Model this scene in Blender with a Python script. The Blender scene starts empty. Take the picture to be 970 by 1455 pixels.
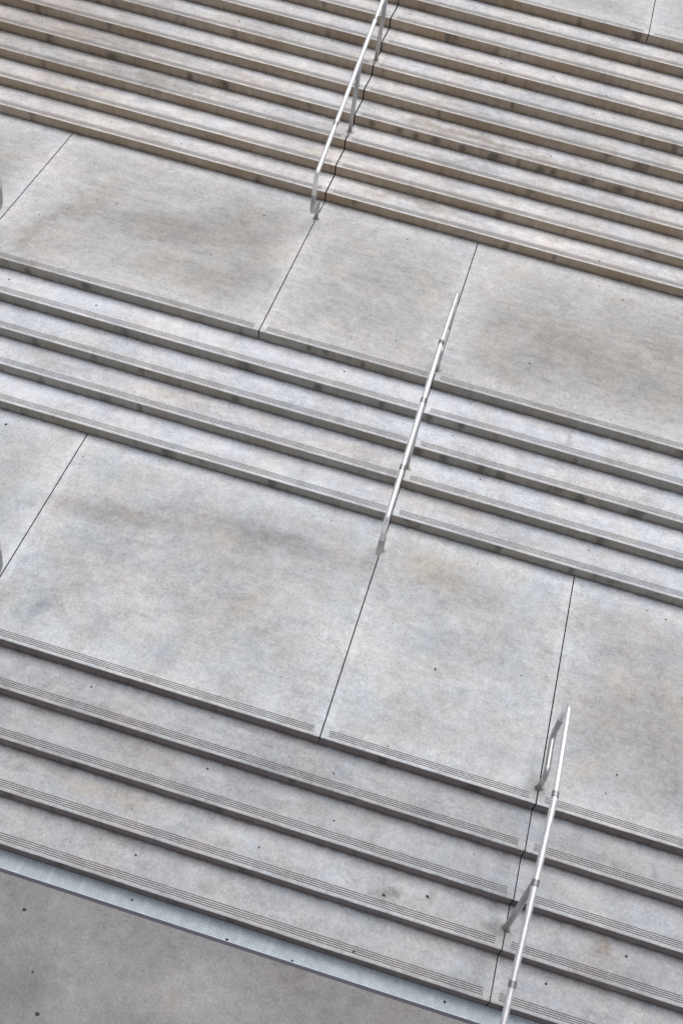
import bpy, bmesh, math, random
from mathutils import Vector, Matrix, noise as mnoise
random.seed(7)
sc = bpy.context.scene
COL = sc.collection
RISE = 0.132
NOSE = [0.0, 0.353, 0.706, 1.059, 1.412, 3.8255, 4.172, 4.5185, 4.8649, 5.2114, 7.6272, 7.9846, 8.3421, 8.6995, 9.057,
        9.4145, 9.7719, 10.1294, 10.4869, 10.8443]          # y of nosing k (k = 1..20), metres
X_LO, X_HI = -14.0, 7.0
XA, XB, XC, XC2, XD2 = 0.0, -1.7904, -4.8217, -3.582, -6.6015   # joints
PERIOD = 4.8217
GAP = 0.0052                                                # half width of an open joint
def ny(k): return NOSE[k-1]
def batter(k): return 0.013 if k <= 5 else (0.022 if k <= 10 else 0.030)

# ------------------------------------------------------------------ objects
def link(o, parent=None):
    COL.objects.link(o)
    if parent is not None: o.parent = parent; o.matrix_parent_inverse = Matrix.Translation(parent.location).inverted()
    return o
def tag(o, label=None, cat=None, group=None, kind=None):
    for k, v in (('label', label), ('category', cat), ('group', group), ('kind', kind)):
        if v: o[k] = v
    return o
def empty(name, loc):
    o = bpy.data.objects.new(name, None); o.location = loc; o.empty_display_size = 0.2
    return link(o)
def mesh_obj(name, verts, faces, mats, parent=None, fmat=None, uvs=None, smooth=None):
    me = bpy.data.meshes.new(name)
    me.from_pydata([tuple(v) for v in verts], [], faces)
    for m in mats: me.materials.append(m)
    if fmat: me.polygons.foreach_set('material_index', fmat)
    if smooth is not None: me.polygons.foreach_set('use_smooth', smooth if isinstance(smooth, list) else [smooth]*len(faces))
    if uvs:
        for n, fn in uvs.items():
            l = me.uv_layers.new(name=n)
            per = [fn(v.co) for v in me.vertices]; buf = []
            vi = [0]*len(me.loops); me.loops.foreach_get('vertex_index', vi)
            for q in vi: buf.extend(per[q])
            l.data.foreach_set('uv', buf)
    me.update()
    return link(bpy.data.objects.new(name, me), parent)

# ------------------------------------------------------------------ node helpers
class NT:
    def __init__(s, name):
        s.m = bpy.data.materials.new(name); s.m.use_nodes = True; s.t = s.m.node_tree; s.t.nodes.clear()
        s.out = s.n('ShaderNodeOutputMaterial')
        s.pos = s.n('ShaderNodeNewGeometry').outputs['Position']
    def n(s, typ, **kw):
        x = s.t.nodes.new(typ)
        for k, v in kw.items(): setattr(x, k, v)
        return x
    def put(s, sock, v):
        if isinstance(v, (int, float)): sock.default_value = v
        elif isinstance(v, (tuple, list)):
            sock.default_value = tuple(v) + ((1.0,) if len(sock.default_value) == 4 and len(v) == 3 else ())
        else: s.t.links.new(v, sock)
    def math(s, op, a, b=0.0, c=None, clamp=False):
        x = s.n('ShaderNodeMath', operation=op, use_clamp=clamp); s.put(x.inputs[0], a); s.put(x.inputs[1], b)
        if c is not None: s.put(x.inputs[2], c)
        return x.outputs[0]
    def mapr(s, v, a, b, c=0.0, d=1.0, smooth=True):
        x = s.n('ShaderNodeMapRange', interpolation_type='SMOOTHSTEP' if smooth else 'LINEAR'); x.clamp = True
        for i, q in enumerate((v, a, b, c, d)): s.put(x.inputs[i], q)
        return x.outputs[0]
    def vmap(s, v, scale=(1, 1, 1), loc=(0, 0, 0), rot=(0, 0, 0)):
        x = s.n('ShaderNodeMapping'); s.put(x.inputs['Vector'], v); s.put(x.inputs['Scale'], scale); s.put(x.inputs['Location'], loc); s.put(x.inputs['Rotation'], rot)
        return x.outputs[0]
    def noise(s, v, scale, detail=4.0, rough=0.55, dist=0.0, col=False):
        x = s.n('ShaderNodeTexNoise'); s.put(x.inputs['Vector'], v); s.put(x.inputs['Scale'], scale); s.put(x.inputs['Detail'], detail)
        s.put(x.inputs['Roughness'], rough); s.put(x.inputs['Distortion'], dist)
        return x.outputs['Color' if col else 'Fac']
    def mix(s, f, a, b, mode='MIX'):
        x = s.n('ShaderNodeMix', data_type='RGBA', blend_type=mode); s.put(x.inputs['Factor'], f)
        s.put(x.inputs[6], a); s.put(x.inputs[7], b); return x.outputs[2]
    def uv(s, name):
        x = s.n('ShaderNodeUVMap'); x.uv_map = name; q = s.n('ShaderNodeSeparateXYZ'); s.put(q.inputs[0], x.outputs[0]); return q.outputs[0], q.outputs[1]
    def sep(s, v):
        q = s.n('ShaderNodeSeparateXYZ'); s.put(q.inputs[0], v); return q.outputs
    def blot(s, warped, x, y, rx, ry, ang=0.0):
        """soft irregular patch: 1 at its middle, 0 outside"""
        m = s.n('ShaderNodeMapping', vector_type='TEXTURE'); s.put(m.inputs['Vector'], warped)
        s.put(m.inputs['Location'], (x, y, 0)); s.put(m.inputs['Scale'], (rx, ry, 1000)); s.put(m.inputs['Rotation'], (0, 0, ang))
        l = s.n('ShaderNodeVectorMath', operation='LENGTH'); s.put(l.inputs[0], m.outputs[0])
        return s.mapr(l.outputs['Value'], 1.15, 0.1)
    def ball(s, x, y, z, rx, ry, rz):
        m = s.n('ShaderNodeMapping', vector_type='TEXTURE'); s.put(m.inputs['Vector'], s.pos); s.put(m.inputs['Location'], (x, y, z)); s.put(m.inputs['Scale'], (rx, ry, rz))
        l = s.n('ShaderNodeVectorMath', operation='LENGTH'); s.put(l.inputs[0], m.outputs[0]); return s.mapr(l.outputs['Value'], 1.2, .2)
    def bsdf(s, color, rough=0.85, metal=0.0, normal=None, spec=0.3):
        b = s.n('ShaderNodeBsdfPrincipled'); s.put(b.inputs['Base Color'], color); s.put(b.inputs['Roughness'], rough); s.put(b.inputs['Metallic'], metal)
        s.put(b.inputs['Specular IOR Level'], spec)
        if normal is not None: s.put(b.inputs['Normal'], normal)
        s.put(s.out.inputs['Surface'], b.outputs[0]); return b
    def bump(s, h, strength=0.3, dist=0.002):
        b = s.n('ShaderNodeBump'); s.put(b.inputs['Height'], h); s.put(b.inputs['Strength'], strength); s.put(b.inputs['Distance'], dist); return b.outputs[0]

# ------------------------------------------------------------------ materials
# stains and painted shade on the landings and treads: (x, y, rx, ry, angle, strength, tone)   tone 0 grey-brown, 1 tan, 2 blue-grey, 3 pale
STAINS_AND_SHADE = {
 'landing': [(-.01, 1.56, .13, .1, 0, .75, 0), (-4.25, 2.98, .75, .13, .10, .60, 0), (-3.2, 3.22, .8, .22, .06, .42, 0), (-2.55, 3.25, .55, .14, .05, .45, 0), (-3.0, 2.9, .7, .16, .1, .30, 0),
             (-4.42, 1.78, .10, .22, -.6, .60, 2), (-3.85, 1.8, .13, .3, -.5, .35, 2), (-3.22, 1.66, .14, .22, -.5, .5, 2), (-2.6, 1.62, .2, .1, 0, .3, 0),
             (-2.95, 2.3, .45, .22, .2, .35, 1), (-1.35, 3.5, .5, .3, 0, .45, 1), (-1.0, 3.3, .55, .16, 0, .28, 0), (-1.0, 2.6, .7, .14, .04, .22, 2),
             (-.9, 1.75, .7, .12, 0, .25, 2), (.75, 2.2, .8, .7, 0, .42, 0), (.6, 3.2, .7, .3, 0, .25, 0), (1.6, 2.5, .9, 1.0, 0, .4, 0),
             (-3.7, 2.1, .35, .3, 0, .4, 3), (-2.1, 2.2, .22, .5, 0, .3, 3), (-1.5, 2.3, .3, .5, 0, .3, 3), (-5.6, 2.6, .5, .6, 0, .25, 0),
             (-4.55, 6.5, .75, .34, .1, .55, 0), (-4.15, 6.95, .5, .3, .2, .45, 0), (-5.3, 6.35, .7, .25, .1, .35, 0), (-4.3, 5.85, .8, .3, .1, .45, 0), (-3.95, 6.2, .25, .5, 0, .35, 0),
             (-6.2, 5.7, .1, .6, -.3, .45, 0), (-5.9, 6.5, .14, .5, -.35, .35, 0), (-.7, 6.35, .75, .38, 0, .55, 0), (.2, 6.0, 1.0, .35, 0, .48, 0), (-1.1, 5.8, .5, .3, 0, .38, 0), (0.5, 6.7, .8, .4, 0, .4, 0),
             (-2.7, 6.6, .6, .3, 0, .22, 0), (-2.6, 5.9, .5, .14, 0, .2, 2), (-7.3, 6.6, .5, .5, 0, .4, 0)],
 'low':     [(-3.6, .62, .8, .09, 0, .5, 1), (-3.1, .95, .5, .1, 0, .35, 0), (-2.2, .62, .35, .12, 0, .4, 3), (-.97, .5, .06, .05, 0, .8, 0), (-.63, .58, .06, .05, 0, .7, 0), (-2.0, .9, .5, .08, 0, .3, 0),
             (.35, 1.2, .55, .10, 0, .55, 2), (.1, .85, .3, .1, 0, .35, 2), (.9, .5, .4, .14, 0, .35, 0), (.75, .62, .05, .09, 0, .8, 1), (-.03, .5, .13, .09, 0, .75, 0), (.02, 1.52, .15, .11, 0, .7, 0)],
 'mid':     [(-1.8, 4.7, .35, .7, 0, .5, 3), (-3.9, 4.4, 1.1, .1, 0, .4, 1), (-2.4, 4.4, .6, .09, 0, .45, 0), (-1.5, 4.1, .5, .12, 0, .45, 1), (-5.4, 4.35, .5, .1, 0, .5, 0), (-2.8, 4.1, .5, .1, 0, .3, 0), (-.6, 4.05, .9, .1, 0, .35, 0), (-4.4, 4.05, .6, .07, 0, .25, 2)],  # broad pale patch lightens the treads beside the rail
 'high':    [(-7.6, 9.2, 1.6, 1.2, 0, .6, 0), (-6.2, 8.9, 1.0, .12, 0, .45, 0), (-5.0, 9.6, .8, .1, 0, .4, 0), (-1.2, 9.2, 1.2, .07, 0, .35, 0), (-.6, 8.5, .7, .1, 0, .4, 2), (-3.4, 8.3, .55, .75, 0, .55, 3), (-3.2, 9.6, .5, .7, 0, .4, 3), (-2.7, 8.88, .35, .07, 0, .8, 0), (-2.1, 8.86, .4, .08, 0, .85, 0), (-1.5, 8.84, .4, .07, 0, .6, 0), (-2.6, 8.5, .5, .07, 0, .4, 0), (-2.2, 8.52, .4, .08, 0, .5, 2), (-5.9, 8.52, .8, .1, .0, .75, 0), (-6.6, 8.15, .7, .07, 0, .6, 1), (-5.0, 8.87, .6, .1, 0, .55, 0),  # first dark patch paints a vignette; broad pale ones lighten treads by the rail
             (-6.9, 8.9, .6, .1, 0, .5, 0), (-5.6, 7.8, .5, .06, 0, .4, 0), (-2.6, 7.86, .7, .07, 0, .7, 0), (-3.9, 8.2, .5, .08, 0, .3, 1), (-1.6, 8.15, .6, .08, 0, .65, 3), (-1.0, 7.83, .7, .08, 0, .6, 3), (-5.8, 8.15, .9, .09, 0, .5, 3),
             (-4.2, 8.14, .5, .08, 0, .4, 3), (-.3, 7.78, .4, .08, 0, .4, 2), (-4.0, 9.2, .6, .08, 0, .35, 3), (-2.5, 9.2, .8, .08, 0, .3, 2), (-1.6, 9.55, .6, .08, 0, .35, 2)],
}
TONES = {0: (.60, .565, .52), 1: (.86, .76, .62), 2: (.62, .65, .69), 3: (1.22, 1.21, 1.2)}
def concrete(name, base, marks=(), edge=True, contrast=1.0, streak=1.0, mott=1.0, nosing=0.0, back=.45, trod=0.0, tint=1.0):
    s = NT(name); P = s.pos
    wn = s.noise(P, 2.6, 4, .66, col=True)
    w = s.n('ShaderNodeVectorMath', operation='MULTIPLY_ADD'); s.put(w.inputs[0], wn); s.put(w.inputs[1], (.55, .45, 0)); s.put(w.inputs[2], P)
    w2 = s.n('ShaderNodeVectorMath', operation='ADD'); s.put(w2.inputs[0], w.outputs[0]); s.put(w2.inputs[1], (-.275, -.225, 0)); warped = w2.outputs[0]
    big = s.noise(P, 1.1, 4, .6, .4); med = s.noise(s.vmap(P, loc=(7, 3, 1)), 3.4, 6, .68, .6); med2 = s.noise(s.vmap(P, loc=(2, 9, 4)), 11, 5, .7, .3)
    stre = s.noise(s.vmap(P, scale=(1.6, 9, 9), rot=(0, 0, .05)), 1.9, 5, .66)
    fine = s.noise(P, 48, 4, .7); grit = s.noise(P, 190, 2, .6)
    hue = s.noise(s.vmap(P, loc=(31, 17, 5)), 2.1, 5, .65, .3); hue2 = s.noise(s.vmap(P, loc=(-11, 40, 2)), 3.4, 4, .65)
    c = s.mix(s.mapr(hue, .36, .66), [base[0]*(1-.02*tint), base[1], base[2]*(1+.025*tint)], [base[0]*(1+.015*tint), base[1]*.998, base[2]*(1-.024*tint)])
    c = s.mix(s.math('MULTIPLY', s.mapr(hue2, .54, .70), .6), c, [base[0]*(1+.025*tint), base[1]*(1-.015*tint), base[2]*(1-.004*tint)])
    val = s.math('ADD', s.math('MULTIPLY', s.math('SUBTRACT', big, .5), .5*mott), s.math('MULTIPLY', s.math('SUBTRACT', med, .5), .5*mott))
    val = s.math('ADD', val, s.math('MULTIPLY', s.math('SUBTRACT', med2, .5), .6*mott))
    val = s.math('ADD', val, s.math('MULTIPLY', s.math('SUBTRACT', stre, .5), .42*streak))
    val = s.math('ADD', val, s.math('MULTIPLY', s.math('SUBTRACT', fine, .5), .95))
    val = s.math('ADD', val, s.math('MULTIPLY', s.math('SUBTRACT', grit, .5), .6))
    oi = s.n('ShaderNodeObjectInfo').outputs['Random']
    val = s.math('ADD', val, s.math('MULTIPLY', s.math('SUBTRACT', oi, .5), .09))
    val = s.math('MULTIPLY_ADD', val, contrast, 1.0)
    c = s.mix(1.0, c, val, 'MULTIPLY')
    wash = s.math('MULTIPLY', s.mapr(med, .54, .66), s.mapr(med2, .42, .6))            # pale cement wash in ragged patches
    c = s.mix(s.math('MULTIPLY', wash, .22*mott), c, [base[0]*1.28, base[1]*1.285, base[2]*1.30])
    grime = s.math('MULTIPLY', s.mapr(med, .46, .36), s.mapr(med2, .58, .42))
    c = s.mix(s.math('MULTIPLY', grime, .22*mott), c, [base[0]*.62, base[1]*.60, base[2]*.57])
    # dark pits and specks
    vo = s.n('ShaderNodeTexVoronoi', feature='F1'); s.put(vo.inputs['Vector'], P); s.put(vo.inputs['Scale'], 5.5)
    vr = s.sep(vo.outputs['Color'])[0]
    pit = s.math('MULTIPLY', s.mapr(vo.outputs['Distance'], .035, .02), s.mapr(vr, .62, .64))
    c = s.mix(s.math('MULTIPLY', pit, .4), c, (.10, .09, .08))
    blob = s.math('MULTIPLY', s.mapr(vo.outputs['Distance'], .13, .05), s.mapr(vr, .22, .20))
    c = s.mix(s.math('MULTIPLY', blob, .10), c, (.16, .145, .12))
    # faint crazing
    cr = s.n('ShaderNodeTexVoronoi', feature='DISTANCE_TO_EDGE'); s.put(cr.inputs['Vector'], warped); s.put(cr.inputs['Scale'], 1.15)
    crk = s.math('MULTIPLY', s.mapr(cr.outputs['Distance'], .007, .002), s.mapr(s.noise(P, 1.4, 3, .5), .56, .66))
    c = s.mix(s.math('MULTIPLY', crk, .22), c, (.12, .11, .10))
    for (x, y, rx, ry, an, st, tone) in marks:
        f = s.math('MULTIPLY', s.blot(warped, x, y, rx*1.25, ry*1.35, an), st)
        c = s.mix(f, c, s.mix(1.0, c, TONES[tone], 'MULTIPLY'))
    if edge:
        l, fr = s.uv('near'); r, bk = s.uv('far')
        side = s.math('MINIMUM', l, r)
        if trod:            # dirt trodden into the middle of each slab, cleaner towards its margins
            md = s.math('MINIMUM', side, s.math('MINIMUM', fr, bk)); md = s.math('MULTIPLY_ADD', s.math('SUBTRACT', med, .5), .55, md); md = s.math('MULTIPLY_ADD', s.math('SUBTRACT', stre, .5), .35, md)
            c = s.mix(s.math('MULTIPLY', s.mapr(md, .08, .48), trod), c, s.mix(1.0, c, (.70, .69, .67), 'MULTIPLY'))
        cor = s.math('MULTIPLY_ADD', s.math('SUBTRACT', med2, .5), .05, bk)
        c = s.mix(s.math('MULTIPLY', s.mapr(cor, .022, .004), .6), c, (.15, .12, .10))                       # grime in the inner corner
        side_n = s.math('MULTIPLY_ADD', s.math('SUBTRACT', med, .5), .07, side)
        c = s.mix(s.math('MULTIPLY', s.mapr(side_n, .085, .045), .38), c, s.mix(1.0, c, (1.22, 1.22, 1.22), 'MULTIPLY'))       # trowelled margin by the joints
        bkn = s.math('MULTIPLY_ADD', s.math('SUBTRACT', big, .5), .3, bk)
        c = s.mix(s.math('MULTIPLY', s.mapr(bkn, .34, .05), back), c, s.mix(1.0, c, (1.16, 1.18, 1.22), 'MULTIPLY'))        # halo of bluish light painted into the tread along the riser foot
        if nosing:
            q = s.math('MULTIPLY_ADD', s.math('SUBTRACT', stre, .5), .06, fr)
            band = s.math('MULTIPLY', s.mapr(q, .022, .04), s.mapr(q, .135, .085)); band = s.math('MULTIPLY', band, s.mapr(stre, .35, .6, .45, 1.0))
            c = s.mix(s.math('MULTIPLY', band, nosing), c, (.25, .235, .215))
    h = s.math('ADD', s.math('MULTIPLY', fine, .6), s.math('MULTIPLY', grit, .35))
    s.bsdf(c, rough=s.mapr(med, .3, .7, .72, .92), normal=s.bump(h, .35, .0025), spec=.28)
    return s.m
def riser_concrete(name, base, dirt, amount, patches=()):
    s = NT(name); P = s.pos
    big = s.noise(s.vmap(P, scale=(1, 1, 3)), 1.5, 5, .6); run = s.noise(s.vmap(P, scale=(9, 0.2, 1.2)), 1.5, 5, .65)
    fine = s.noise(P, 45, 5, .65); drip = s.noise(s.vmap(P, scale=(3.2, 3.2, .9), loc=(5, 0, 0)), 1.6, 3, .5)
    c = s.mix(s.mapr(big, .3, .7, 0, amount), base, dirt)
    v = s.math('ADD', s.math('MULTIPLY', s.math('SUBTRACT', run, .5), .55), s.math('MULTIPLY', s.math('SUBTRACT', fine, .5), .45))
    c = s.mix(1.0, c, s.math('ADD', v, 1.0), 'MULTIPLY')
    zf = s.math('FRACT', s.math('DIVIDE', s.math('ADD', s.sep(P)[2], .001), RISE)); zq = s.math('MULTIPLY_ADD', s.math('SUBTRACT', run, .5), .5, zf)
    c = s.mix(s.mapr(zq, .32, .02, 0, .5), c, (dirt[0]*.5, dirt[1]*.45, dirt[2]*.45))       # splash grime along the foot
    c = s.mix(s.mapr(drip, .58, .72, 0, .6), c, (.075, .07, .06))
    for (x, y, z, rx, rz, st) in patches:
        c = s.mix(s.math('MULTIPLY', s.math('MULTIPLY', s.ball(x, y, z, rx, .2, rz), st), s.mapr(fine, .3, .55, .5, 1.0)), c, (.085, .08, .065))
    # hairline shrinkage cracks
    x = s.sep(P)[0]
    vo = s.n('ShaderNodeTexVoronoi', feature='F1', voronoi_dimensions='1D'); s.put(vo.inputs['W'], s.math('MULTIPLY_ADD', s.sep(P)[2], .06, x)); s.put(vo.inputs['Scale'], 1.15)
    keep = s.math('GREATER_THAN', s.sep(vo.outputs['Color'])[0], .72)
    c = s.mix(s.math('MULTIPLY', s.mapr(vo.outputs['Distance'], .007, .003, 0, .55), keep), c, (.07, .06, .05))
    s.bsdf(c, rough=.9, normal=s.bump(s.math('ADD', fine, s.math('MULTIPLY', run, .5)), .4, .003), spec=.2)
    return s.m
def plain(name, col, rough=.9, metal=0.0, var=.25, scale=60, spec=.25):
    s = NT(name); f = s.noise(s.pos, scale, 4, .6)
    c = s.mix(1.0, col, s.math('MULTIPLY_ADD', s.math('SUBTRACT', f, .5), var*2, 1.0), 'MULTIPLY')
    s.bsdf(c, rough, metal, s.bump(f, .15, .001), spec); return s.m

BASE_LAND = (.515, .515, .52)
M = {}
M['landing'] = concrete('landing_concrete', BASE_LAND, STAINS_AND_SHADE['landing'], trod=.5, streak=1.3)
M['landing_low'] = concrete('lower_landing_concrete', (.495, .505, .52), STAINS_AND_SHADE['landing'], trod=.36, tint=1.6, back=.85)
M['low'] = concrete('lower_tread_concrete', (.40, .405, .42), STAINS_AND_SHADE['low'], tint=1.5)
M['mid'] = concrete('middle_tread_concrete', (.545, .55, .57), STAINS_AND_SHADE['mid'], tint=1.6, back=.95)
M['high'] = concrete('upper_tread_concrete', (.55, .538, .54), STAINS_AND_SHADE['high'], tint=1.6, contrast=1.1, streak=1.5, nosing=.42, back=.7)
M['ground'] = concrete('plaza_concrete', (.235, .235, .235), [(-3.3, -.9, .3, .25, 0, .5, 0), (-2.2, -.55, .6, .2, .3, .95, 3), (-1.6, -.7, .5, .2, .2, .8, 3), (-3.0, -.75, .25, .3, .2, .6, 3), (-2.9, -.5, .2, .1, 0, .35, 3)], edge=False, contrast=1.0, streak=.25, mott=1.0)
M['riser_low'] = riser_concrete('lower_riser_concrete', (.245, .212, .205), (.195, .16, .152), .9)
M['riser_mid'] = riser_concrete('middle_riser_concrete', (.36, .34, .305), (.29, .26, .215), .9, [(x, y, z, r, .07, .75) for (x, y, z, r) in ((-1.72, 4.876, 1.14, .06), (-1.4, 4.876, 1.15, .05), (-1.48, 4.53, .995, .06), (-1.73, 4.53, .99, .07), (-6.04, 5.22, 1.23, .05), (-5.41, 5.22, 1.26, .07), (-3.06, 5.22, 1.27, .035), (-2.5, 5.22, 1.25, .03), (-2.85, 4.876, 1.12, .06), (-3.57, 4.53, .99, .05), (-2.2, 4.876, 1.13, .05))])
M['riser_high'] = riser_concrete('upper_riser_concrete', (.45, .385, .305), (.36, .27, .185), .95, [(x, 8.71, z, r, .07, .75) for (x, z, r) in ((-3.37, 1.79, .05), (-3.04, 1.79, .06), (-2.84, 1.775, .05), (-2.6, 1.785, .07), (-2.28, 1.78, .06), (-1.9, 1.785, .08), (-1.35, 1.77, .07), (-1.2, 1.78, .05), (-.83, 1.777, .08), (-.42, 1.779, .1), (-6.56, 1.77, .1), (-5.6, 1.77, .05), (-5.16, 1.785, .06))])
M['nose'] = plain('worn_nosing_concrete', (.46, .45, .43), .85, var=.3)
M['groove_worn'] = plain('worn_filled_groove', (.40, .38, .355), .95)
M['groove_mid'] = plain('half_filled_groove', (.27, .25, .23), .95)
M['groove'] = plain('gritty_groove', (.20, .18, .165), .95)
M['gum'] = plain('old_gum', (.035, .033, .033), .7)
M['gum_pale'] = plain('worn_gum', (.17, .16, .15), .8)
M['grout'] = plain('grout', (.42, .405, .375), .9, var=.5, scale=30)
M['dirt'] = plain('grimy_grout', (.20, .175, .15), .95, var=.6, scale=25)
M['joint_face'] = plain('dark_joint_face', (.02, .02, .02), .95)  # near-black block ends, so the open joints read dark
M['steel'] = plain('dark_steel_angle', (.07, .07, .095), .6, .3)
M['pit'] = plain('drain_channel_dark', (.03, .03, .033), .9)
def rail_metal(name, col, rough, var, metal=1.0):
    s = NT(name); f = s.noise(s.pos, 14, 5, .6); g = s.noise(s.vmap(s.pos, scale=(1, 1, 1)), 160, 3, .6)
    c = s.mix(1.0, col, s.math('MULTIPLY_ADD', s.math('SUBTRACT', f, .5), var, 1.0), 'MULTIPLY')
    s.bsdf(c, s.mapr(f, .3, .7, rough-.07, rough+.08), metal, s.bump(g, .06, .0006), .5); return s.m
M['rail'] = rail_metal('brushed_steel_pipe', (.93, .935, .935), .42, .10, .9)
M['post'] = rail_metal('shaded_steel_post', (.50, .50, .50), .42, .2, .92)  # same pipe steel as the rail, darkened to paint shade onto the uprights
M['collar'] = rail_metal('dull_weld_sleeve', (.38, .38, .39), .45, .3)
def perforated():
    s = NT('perforated_grate_steel'); x, y, z = s.sep(s.pos)
    pitch = .0135
    a = s.math('DIVIDE', x, pitch); b = s.math('DIVIDE', y, pitch*.866)
    row = s.math('FLOOR', b); odd = s.math('MULTIPLY', s.math('FLOORED_MODULO', row, 2.0), .5)
    fx = s.math('SUBTRACT', s.math('FRACT', s.math('ADD', a, odd)), .5); fy = s.math('MULTIPLY', s.math('SUBTRACT', s.math('FRACT', b), .5), .866)
    d = s.math('SQRT', s.math('ADD', s.math('MULTIPLY', fx, fx), s.math('MULTIPLY', fy, fy)))
    hole = s.math('LESS_THAN', d, .27)
    pu, pv = s.uv('near'); qu, qv = s.uv('far')
    ed = s.math('MINIMUM', s.math('MINIMUM', pu, qu), s.math('MINIMUM', pv, qv))
    hole = s.math('MULTIPLY', hole, s.math('GREATER_THAN', ed, .008))
    f = s.noise(s.pos, 20, 5, .6)
    c = s.mix(1.0, (.50, .57, .63), s.math('MULTIPLY_ADD', s.math('SUBTRACT', f, .5), .6, 1.0), 'MULTIPLY')
    b = s.bsdf(c, .6, .25)
    tr = s.n('ShaderNodeBsdfTransparent'); mx = s.n('ShaderNodeMixShader')
    s.put(mx.inputs[0], hole); s.put(mx.inputs[1], b.outputs[0]); s.put(mx.inputs[2], tr.outputs[0]); s.put(s.out.inputs['Surface'], mx.outputs[0])
    return s.m
M['grate'] = perforated()
# ------------------------------------------------------------------ stair blocks
GM = 0.058                       # plain margin left beside a joint where the grooves stop
GROOVES = [0.034 + .0165*i for i in range(4)]
GW, GD = 0.0065, 0.006
def profile(k, y_back, grooved):
    """(y, z, tag) front foot -> nosing -> grooves -> back; tag of the segment that STARTS at the point"""
    y0, z1 = ny(k), k*RISE; z0 = (k-1)*RISE; b = batter(k); r = .0085 if k <= 10 else .0055
    pts = [(y0 + b + (b*.03/RISE), z0 - .03, 'r'), (y0 + b, z0, 'r'), (y0 + b*.5, (z0+z1)/2, 'r')]
    a0 = math.atan2(RISE, -b) - math.pi/2
    for i in range(5):
        t = i/4*math.pi/2
        pts.append((y0 + r - r*math.cos(t), z1 - r + r*math.sin(t), 'n' if i > (0 if k <= 10 else 1) else 'm'))
    pts[-1] = (pts[-1][0], z1, 't')
    if grooved:
        for g in GROOVES:
            pts += [(y0+g-GW/2, z1, 'g'), (y0+g-GW/2+.0012, z1-GD, 'g'), (y0+g+GW/2-.0012, z1-GD, 'g'), (y0+g+GW/2, z1, 't')]
    yy = y0 + .13
    pts.append((yy, z1, 't'))
    pts.append((y_back, z1, 't'))
    return pts
def stations(s0, s1, k):
    xs = [s0]; rnd = random.Random(k*131 + int(s0*10))
    while xs[-1] < s1:
        xs.append(xs[-1] + (rnd.uniform(.022, .05) if -9.5 < xs[-1] < 2.6 else .3))
    xs = xs[:-1] + [s1]
    if len(xs) > 2 and xs[-1] - xs[-2] < .01: xs.pop(-2)
    return xs
def chips(x, k):
    a = mnoise.noise((x*9.0, k*5.3, 2.0)); b = mnoise.noise((x*2.1, k*7.7, 6.0))
    return max(0.0, a - .28 + .25*b)*.014 + max(0.0, mnoise.noise((x*31, k*3.3, 1.0)))*.0012
def block(name, parent, k, x0, x1, y_back, y_vis, tread_m, riser_m, gl, gr):
    """one concrete step or slab between two joints; gl/gr: its left/right end is an open joint"""
    V, F, FM, SM = [], [], [], []
    gp = GAP if k in (5, 10, 20) else (.0042 if k < 10 else .0075)
    a = x0 + (gp if gl else 0); b = x1 - (gp if gr else 0)
    ga = a + (GM if gl else 0); gb = b - (GM if gr else 0)
    secs = ([(a, ga, False)] if gl else []) + [(ga, gb, True)] + ([(gb, b, False)] if gr else [])
    for (s0, s1, grooved) in secs:
        xs = stations(s0, s1, k); n = len(xs) - 1; pr = profile(k, y_back, grooved); base = len(V); L = len(pr)
        for i in range(n+1):
            x = xs[i]; chip = chips(x, k) if 0 < i < n else 0.0
            dy = .0022*mnoise.noise((x*1.7, k*3.1, 0.3)) + .0012*mnoise.noise((x*6.3, k*1.7, 4.0)); dz = .0012*mnoise.noise((x*1.1, k*2.3, 9.0))
            for (y, z, t) in pr:
                front = 1.0 if y < ny(k) + .02 else 0.0
                ed = chip if (abs(y - ny(k)) < .012 and z > k*RISE - .02) else 0.0
                V.append((x, y + dy*front + ed*.9, z - ed*.7 + (dz if z > (k-1)*RISE + .06 and y < ny(k)+.12 else 0)))
        for i in range(n):
            for j in range(L-1):
                p = base + i*L + j; F.append((p, p+L, p+L+1, p+1)); t = pr[j][2]
                FM.append({'r': 1, 'm': 1, 'n': 0, 't': 0, 'g': 2}[t]); SM.append(t in 'nm')
        for i, flip in ((0, False), (n, True)):
            loop = [base + i*L + j for j in range(L)]
            e = len(V); V.append((V[loop[-1]][0], y_back, (k-1)*RISE - .03)); loop.append(e)
            F.append(tuple(loop if flip else loop[::-1])); FM.append(3); SM.append(False)
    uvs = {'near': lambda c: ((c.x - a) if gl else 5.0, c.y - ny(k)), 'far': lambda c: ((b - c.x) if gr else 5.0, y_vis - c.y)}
    return mesh_obj(name, V, F, [tread_m, riser_m, M['groove_worn' if k > 10 else 'groove_mid' if k > 5 else 'groove'], M['joint_face']], parent, FM, uvs, SM)

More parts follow.
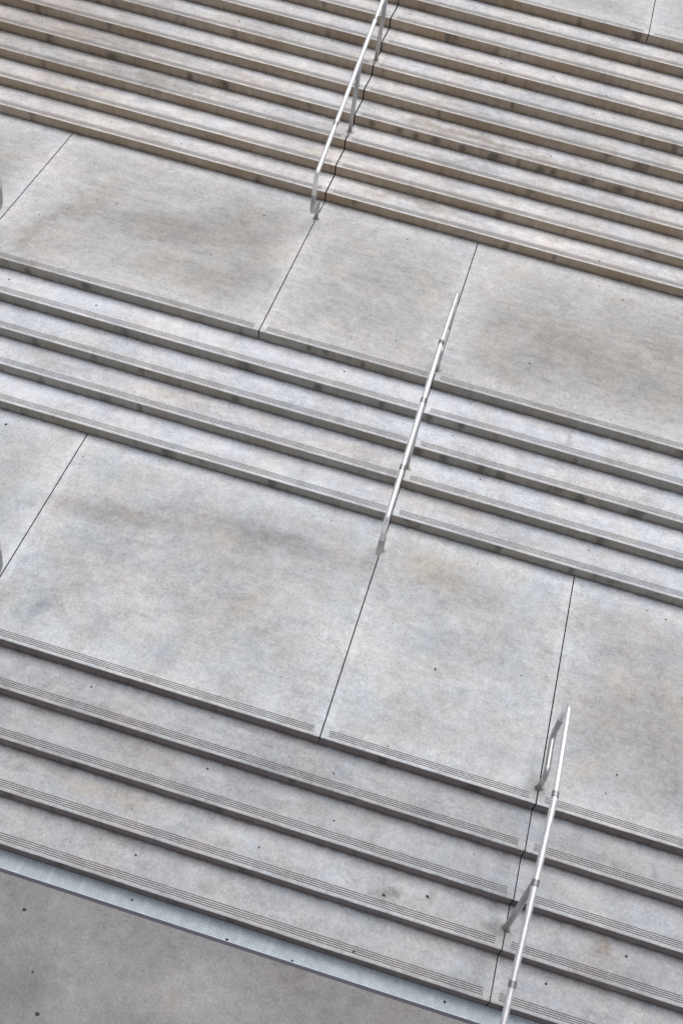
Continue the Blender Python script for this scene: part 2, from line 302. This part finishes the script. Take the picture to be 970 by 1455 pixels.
def joints(base):
    return sorted(base + i*PERIOD for i in range(-4, 4) if X_LO + .3 < base + i*PERIOD < X_HI - .3)
def bays(js):
    e = [X_LO] + js + [X_HI]
    return [(e[i], e[i+1], i > 0, i < len(e)-2) for i in range(len(e)-1)]
J1, J2, J3 = joints(XA), joints(XB), joints(XC2)
J4 = joints(XC2 - 1.7904)
pieces = []         # (object, k, x0, x1)
def build_level(parent, name, k, js, y_back, y_vis, tm, rm):
    for (x0, x1, gl, gr) in bays(js):
        o = block(name, parent, k, x0, x1, y_back, y_vis, tm, rm, gl, gr); pieces.append((o, k, x0, x1))
def flight(ks, js, tm, rm, label):
    e = empty('stair_flight', ((X_LO+X_HI)/2, ny(ks[0]), (ks[0]-1)*RISE)); tag(e, label, 'stairs', 'flights of concrete stairs')
    for k in ks: build_level(e, 'step', k, js, ny(k+1) + batter(k+1) + .05, ny(k+1) + batter(k+1), M[tm], M[rm])
    return e
def landing(k, js, y_end, y_vis, rm, label, tm='landing'):
    e = empty('landing', ((X_LO+X_HI)/2, ny(k), (k-1)*RISE)); tag(e, label, 'landing', 'concrete landings between the flights')
    build_level(e, 'slab', k, js, y_end, y_vis, M[tm], M[rm]); return e
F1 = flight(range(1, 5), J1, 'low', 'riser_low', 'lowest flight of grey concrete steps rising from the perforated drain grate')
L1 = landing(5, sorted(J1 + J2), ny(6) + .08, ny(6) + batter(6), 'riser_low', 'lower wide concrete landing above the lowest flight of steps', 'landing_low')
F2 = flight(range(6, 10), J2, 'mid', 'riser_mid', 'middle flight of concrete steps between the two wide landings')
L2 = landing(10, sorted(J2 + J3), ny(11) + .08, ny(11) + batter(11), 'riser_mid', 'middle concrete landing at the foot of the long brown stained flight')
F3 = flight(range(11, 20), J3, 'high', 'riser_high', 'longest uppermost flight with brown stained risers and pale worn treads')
L3 = landing(20, sorted(J3 + J4), ny(20) + 5.0, 99, 'riser_high', 'topmost concrete landing at the head of the longest flight')

# ------------------------------------------------------------------ ground, drain
g = 400
gy = -.154
gv = [(-g, -g, 0), (g, -g, 0), (g, gy, 0), (-g, gy, 0), (X_LO, gy, 0), (X_LO, g, 0), (-g, g, 0), (X_HI, gy, 0), (X_HI, g, 0), (g, g, 0), (X_LO, 16, 0), (X_HI, 16, 0)]
ground = mesh_obj('ground', gv, [(0, 1, 2, 7, 4, 3), (3, 4, 5, 6), (7, 2, 9, 8), (10, 11, 8, 5)], [M['ground']]); tag(ground, kind='structure')
drain = empty('drain_grate', (-2, -.077, -.012)); tag(drain, 'long strip of perforated steel drain plates along the lowest riser', 'drain grate')
def box(x0, x1, y0, y1, z0, z1):
    v = [(x, y, z) for z in (z0, z1) for y in (y0, y1) for x in (x0, x1)]
    return v, [(0, 2, 3, 1), (4, 5, 7, 6), (0, 1, 5, 4), (2, 6, 7, 3), (0, 4, 6, 2), (1, 3, 7, 5)]
v, f = box(X_LO, X_HI, -.1535, -.128, -.2, .003); mesh_obj('edge_angle', v, f, [M['steel']], drain)
mesh_obj('channel', [(X_LO, -.16, -.19), (X_HI, -.16, -.19), (X_HI, .05, -.19), (X_LO, .05, -.19), (X_LO, .02, -.004), (X_HI, .02, -.004), (X_LO, .02, -.19), (X_HI, .02, -.19)], [(0, 1, 2, 3), (6, 7, 5, 4)], [M['pit']], drain)
PW = .2555
nP = 31
for i in range(nP):
    x0 = -6.28 + i*PW + .0012; x1 = x0 + PW - .0024
    tz = .0008*math.sin(i*2.3)
    v, f = box(x0, x1, -.127, .0195, -.016, -.012 + tz)
    o = mesh_obj('grate_panel', v, f, [M['grate']], drain, None, {'near': lambda c, a=x0: (c.x - a, c.y + .127), 'far': lambda c, b=x1: (b - c.x, .0195 - c.y)})
    pieces.append((o, 0, x0, x1))

# ------------------------------------------------------------------ old chewing gum trodden into the concrete
GUM = [(-3.54, -0.37, 0, 0.0291), (-3.127, -1.035, 0, 0.0339), (-3.283, -0.774, 0, 0.0172), (-2.926, -0.308, 0, 0.0173), (-1.07, 0.046, 1, 0.0228), (-2.892, 0.242, 1, 0.0203), (-3.036, 0.53, 2, 0.0116), (-3.703, 1.309, 4, 0.0179), (-2.672, 1.369, 4, 0.0147), (-2.579, 0.988, 3, 0.0204), (-1.601, 1.211, 4, 0.0173), (-1.494, 0.887, 3, 0.0173), (-0.365, 0.971, 3, 0.0116), (0.939, 0.605, 2, 0.0237), (0.392, 0.262, 1, 0.0234), (0.609, 1.892, 5, 0.0182), (0.536, 1.694, 5, 0.015), (-1.993, 0.548, 2, 0.0172), (-2.806, -0.045, 0, 0.0203), (-2.016, -0.12, 0, 0.023), (-1.494, -0.118, 0, 0.0172), (-0.308, -0.051, 0, 0.0231), (-5.578, 3.668, 5, 0.0282), (-4.743, 3.55, 5, 0.0171), (-4.02, 3.668, 5, 0.0135), (-2.312, 3.657, 5, 0.0132), (-2.248, 1.85, 5, 0.0119), (-1.489, 2.713, 5, 0.0093), (-1.024, 2.695, 5, 0.0093), (-1.033, 2.375, 5, 0.0244), (-0.307, 2.572, 5, 0.0155), (-5.64, 6.576, 10, 0.0201), (-6.29, 6.045, 10, 0.0198), (-4.968, 7.19, 10, 0.0205), (-4.127, 7.086, 10, 0.0241), (-5.254, 5.565, 10, 0.015), (-4.418, 6.168, 10, 0.0191), (-2.269, 5.63, 10, 0.0144), (-0.915, 5.855, 10, 0.0218), (-1.199, 5.505, 10, 0.0178), (-2.549, 7.359, 10, 0.0201), (-2.157, 7.461, 10, 0.0161), (-0.098, 7.327, 10, 0.0201), (-0.372, 7.454, 10, 0.0202), (-0.14, 7.588, 10, 0.0163), (-6.181, 5.081, 9, 0.0226), (-5.052, 4.832, 8, 0.0145), (-2.9, 4.182, 6, 0.017), (-5.236, 5.063, 9, 0.022), (-1.368, 5.179, 9, 0.0175), (-1.451, 4.802, 8, 0.0172), (-1.082, 4.464, 7, 0.0204), (0.586, 4.872, 8, 0.0176), (-2.655, 5.12, 9, 0.021), (-5.321, 9.64, 16, 0.0232), (-6.36, 9.174, 15, 0.0185), (-7.546, 8.921, 14, 0.0189), (-7.391, 8.585, 13, 0.0185), (-4.78, 9.078, 14, 0.0224), (-5.731, 8.533, 13, 0.0178), (-5.361, 7.814, 11, 0.0213), (-2.156, 9.994, 17, 0.0228), (-1.506, 10.002, 17, 0.0182), (-0.853, 9.869, 17, 0.0226), (-0.93, 9.626, 16, 0.0224), (-0.686, 9.651, 16, 0.018), (-1.277, 8.92, 14, 0.0259), (-1.156, 8.237, 12, 0.0167), (-0.951, 8.114, 12, 0.0166), (-0.444, 7.726, 11, 0.0204), (-0.898, 3.655, 5, 0.0132), (0.07, 4.088, 6, 0.0203), (0.884, 3.65, 5, 0.0202), (0.443, 3.443, 5, 0.0132), (0.703, 3.684, 5, 0.0168), (0.329, 2.466, 5, 0.0124), (-1.251, 1.517, 5, 0.0145), (-1.88, 3.285, 5, 0.0006), (-3.639, 0.174, 1, 0.0118), (-3.407, 0.178, 1, 0.0146), (-0.963, 0.484, 2, 0.0286), (-0.634, 0.58, 2, 0.0288)]
def irregular_disc(cx, cy, z, r, h, n=11, seed=0):
    rnd = random.Random(seed); ex = rnd.uniform(.75, 1.0); a0 = rnd.uniform(0, 6.28)
    V = []
    for ring, (rr, hh) in enumerate(((1.0, 0.0003), (.8, h*.8))):
        for i in range(n):
            a = i/n*2*math.pi; q = r*rr*(1 + .18*math.sin(2*a + a0) + .12*math.sin(3*a + 2*a0)); px, py = q*math.cos(a), q*ex*math.sin(a)
            V.append((cx + px*math.cos(a0) - py*math.sin(a0), cy + px*math.sin(a0) + py*math.cos(a0), z + hh))
    V.append((cx, cy, z + h))
    F = [(i, (i+1) % n, n+(i+1) % n, n+i) for i in range(n)] + [(n+i, n+(i+1) % n, 2*n) for i in range(n)]
    return V, F
for i, (x, y, k, r) in enumerate(GUM):
    host = ground if k == 0 and y < -.155 else None
    z = 0.0
    if host is None:
        for (o, kk, x0, x1) in pieces:
            if kk == k and x0 <= x <= x1: host = o; z = k*RISE if k else -.0112
    if host is None: continue
    if k == 0 and host is not ground: y = max(min(y, .0), -.11)
    v, f = irregular_disc(x, y, z, r*.5, .003, seed=i)
    pale = (i*7) % 5 in (1, 3) and r < .02
    mesh_obj('gum_spot', v, f, [M['gum_pale' if pale else 'gum']], host, smooth=True)

# ------------------------------------------------------------------ handrails
RT = 0.0245
def fillet(path, rad):
    out = [Vector(path[0])]
    for i in range(1, len(path)-1):
        a, b, c = Vector(path[i-1]), Vector(path[i]), Vector(path[i+1]); u = (a-b).normalized(); w = (c-b).normalized()
        ang = u.angle(w)
        if ang > math.pi - .02: out.append(b); continue
        d = min(rad/math.tan(ang/2), (a-b).length*.48, (c-b).length*.48); r = d*math.tan(ang/2)
        cen = b + (u+w).normalized()*(r/math.sin(ang/2)); p0, p1 = b+u*d - cen, b+w*d - cen; tot = p0.angle(p1); n = max(4, int(tot/.16))
        ax = p0.cross(p1).normalized()
        for j in range(n+1): out.append(cen + Matrix.Rotation(tot*j/n, 3, ax) @ p0)
    out.append(Vector(path[-1])); return out
def tube(path, r, n=20, cap=True):
    V, F = [], []; X = Vector((1, 0, 0))
    for i, p in enumerate(path):
        t = (path[min(i+1, len(path)-1)] - path[max(i-1, 0)]).normalized(); nn = X.cross(t).normalized()
        for j in range(n):
            a = 2*math.pi*j/n; V.append(p + (X*math.cos(a) + nn*math.sin(a))*r)
    for i in range(len(path)-1):
        for j in range(n): F.append((i*n+j, i*n+(j+1) % n, (i+1)*n+(j+1) % n, (i+1)*n+j))
    if cap: F += [tuple(range(n))[::-1], tuple((len(path)-1)*n + j for j in range(n))]
    return V, F
def add_tube(name, pts, parent, mat, r=RT, rad=.075):
    v, f = tube(fillet(pts, rad), r); o = mesh_obj(name, v, f, [mat], parent, smooth=[len(q) == 4 for q in f]); return o
def handrail(x, k1, k2, label, mids, collars, h=.835):
    """k1, k2: first and last nosing of the flight"""
    zb, zt = (k1-1)*RISE, k2*RISE; y1, y2 = ny(k1), ny(k2); sl = (zt - k1*RISE)/(y2 - y1)
    line = lambda y: k1*RISE + sl*(y-y1) + h
    root = empty('handrail', (x, y1, zb)); tag(root, label, 'handrail', 'steel handrails down the stairs')
    P = lambda y, z: (x, y, z)
    yo, yp = y1 - .625, y1 - .345; zr = zb + .235
    yu, ye = y2 + .145, y2 + .53; zu = zt + .235; yk = y2 - .34; zh = line(yk)
    mz0, mz1 = (zr + line(yo))/2, (zu + zh)/2
    add_tube('rail', [P(yo, mz0), P(yo, line(yo)), P(yk, zh), P(ye, zh + .012), P(ye - .01, mz1)], root, M['rail'], rad=.085)
    add_tube('end_loop', [P(yp, zb - .05), P(yp, zr), P(yo, zr), P(yo, mz0)], root, M['post'])
    add_tube('end_loop', [P(yu, zt - .05), P(yu, zu), P(ye - .02, zu), P(ye - .01, mz1)], root, M['post'])
    for (y, k) in mids: add_tube('post', [P(y, k*RISE - .05), P(y, line(y) - .012)], root, M['post'])
    for y in collars:
        t = Vector((0, 1, sl)).normalized() if y < yk - .02 else Vector((0, 1, .0)); c = Vector(P(y, line(y) if y < yk else zh + .002))
        v, f = tube([c - t*.024, c - t*.0225, c + t*.0225, c + t*.024], RT + .0035, 24); mesh_obj('collar', v, f, [M['collar']], root, smooth=[len(q) == 4 for q in f])
    for i, (y, k) in enumerate(list(mids) + [(yp, k1-1), (yu, k2)]):
        v, f = irregular_disc(x, y, k*RISE, .036 if k1 == 1 else .05, .004, 18, seed=int(100+x*10+i)); mesh_obj('grout_ring', v, f, [M['dirt' if k1 == 1 else 'grout']], root, smooth=True)
    return root
def std(k1): return [(ny(k1+1) + .172, k1+1)], [ny(k1+4) - .30, ny(k1+1) + .155, ny(k1) - .14]
m, c = std(1)
handrail(XA, 1, 5, 'steel pipe handrail down the lowest flight nearest the bottom corner', m, c)
handrail(XC + .06, 1, 5, 'lowest flight handrail of which only its upper end shows at the lower landing', m, c)
m, c = std(6)
handrail(XB, 6, 10, 'steel handrail down the middle flight onto the lower landing', m, c)
handrail(XB - PERIOD + .07, 6, 10, 'middle flight handrail of which only its upper end shows at the middle landing', m, c)
m3 = [(8.536, 13), (9.548, 16), (10.60, 19)]
handrail(XC2, 11, 20, 'long steel handrail down the uppermost flight beside an open dark joint', m3, [7.64, 9.084, 10.55])

# ------------------------------------------------------------------ sky, sun, camera
w = bpy.data.worlds.new('World'); sc.world = w; w.use_nodes = True; t = w.node_tree
SUN_EL, SUN_AZ = math.radians(76), math.radians(20)      # azimuth measured from +y (uphill) towards +x
sky = t.nodes.new('ShaderNodeTexSky'); sky.sky_type = 'NISHITA'; sky.sun_disc = False; sky.sun_elevation = SUN_EL; sky.sun_rotation = SUN_AZ
sky.air_density = 1.0; sky.dust_density = 4.0; sky.ozone_density = .6
bg = t.nodes['Background']; hs = t.nodes.new('ShaderNodeHueSaturation'); hs.inputs['Saturation'].default_value = .45; t.links.new(sky.outputs[0], hs.inputs['Color']); t.links.new(hs.outputs[0], bg.inputs['Color']); bg.inputs['Strength'].default_value = .10
ld = bpy.data.lights.new('sun', 'SUN'); ld.energy = 1.5; ld.angle = math.radians(55); ld.color = (1.0, .96, .90)
so = bpy.data.objects.new('sun', ld); COL.objects.link(so)
d = Vector((math.sin(SUN_AZ)*math.cos(SUN_EL), math.cos(SUN_AZ)*math.cos(SUN_EL), math.sin(SUN_EL)))
so.rotation_euler = d.to_track_quat('Z', 'Y').to_euler(); so.location = d*30
cam = bpy.data.cameras.new('camera'); co = bpy.data.objects.new('camera', cam); COL.objects.link(co); sc.camera = co
R3 = Matrix(((.956934, -.280235, .075805), (.258795, .705148, -.660145), (.131542, .651333, .747303)))
co.matrix_world = Matrix.Translation((-1.43259, -3.35355, 8.75463)) @ R3.to_4x4()
cam.sensor_fit = 'VERTICAL'; cam.sensor_height = 36; cam.lens = 40.30034; cam.clip_start = .1; cam.clip_end = 2000
sc.view_settings.view_transform = 'Standard'; sc.view_settings.look = 'None'; sc.view_settings.gamma = 1; sc.view_settings.exposure = 0.2
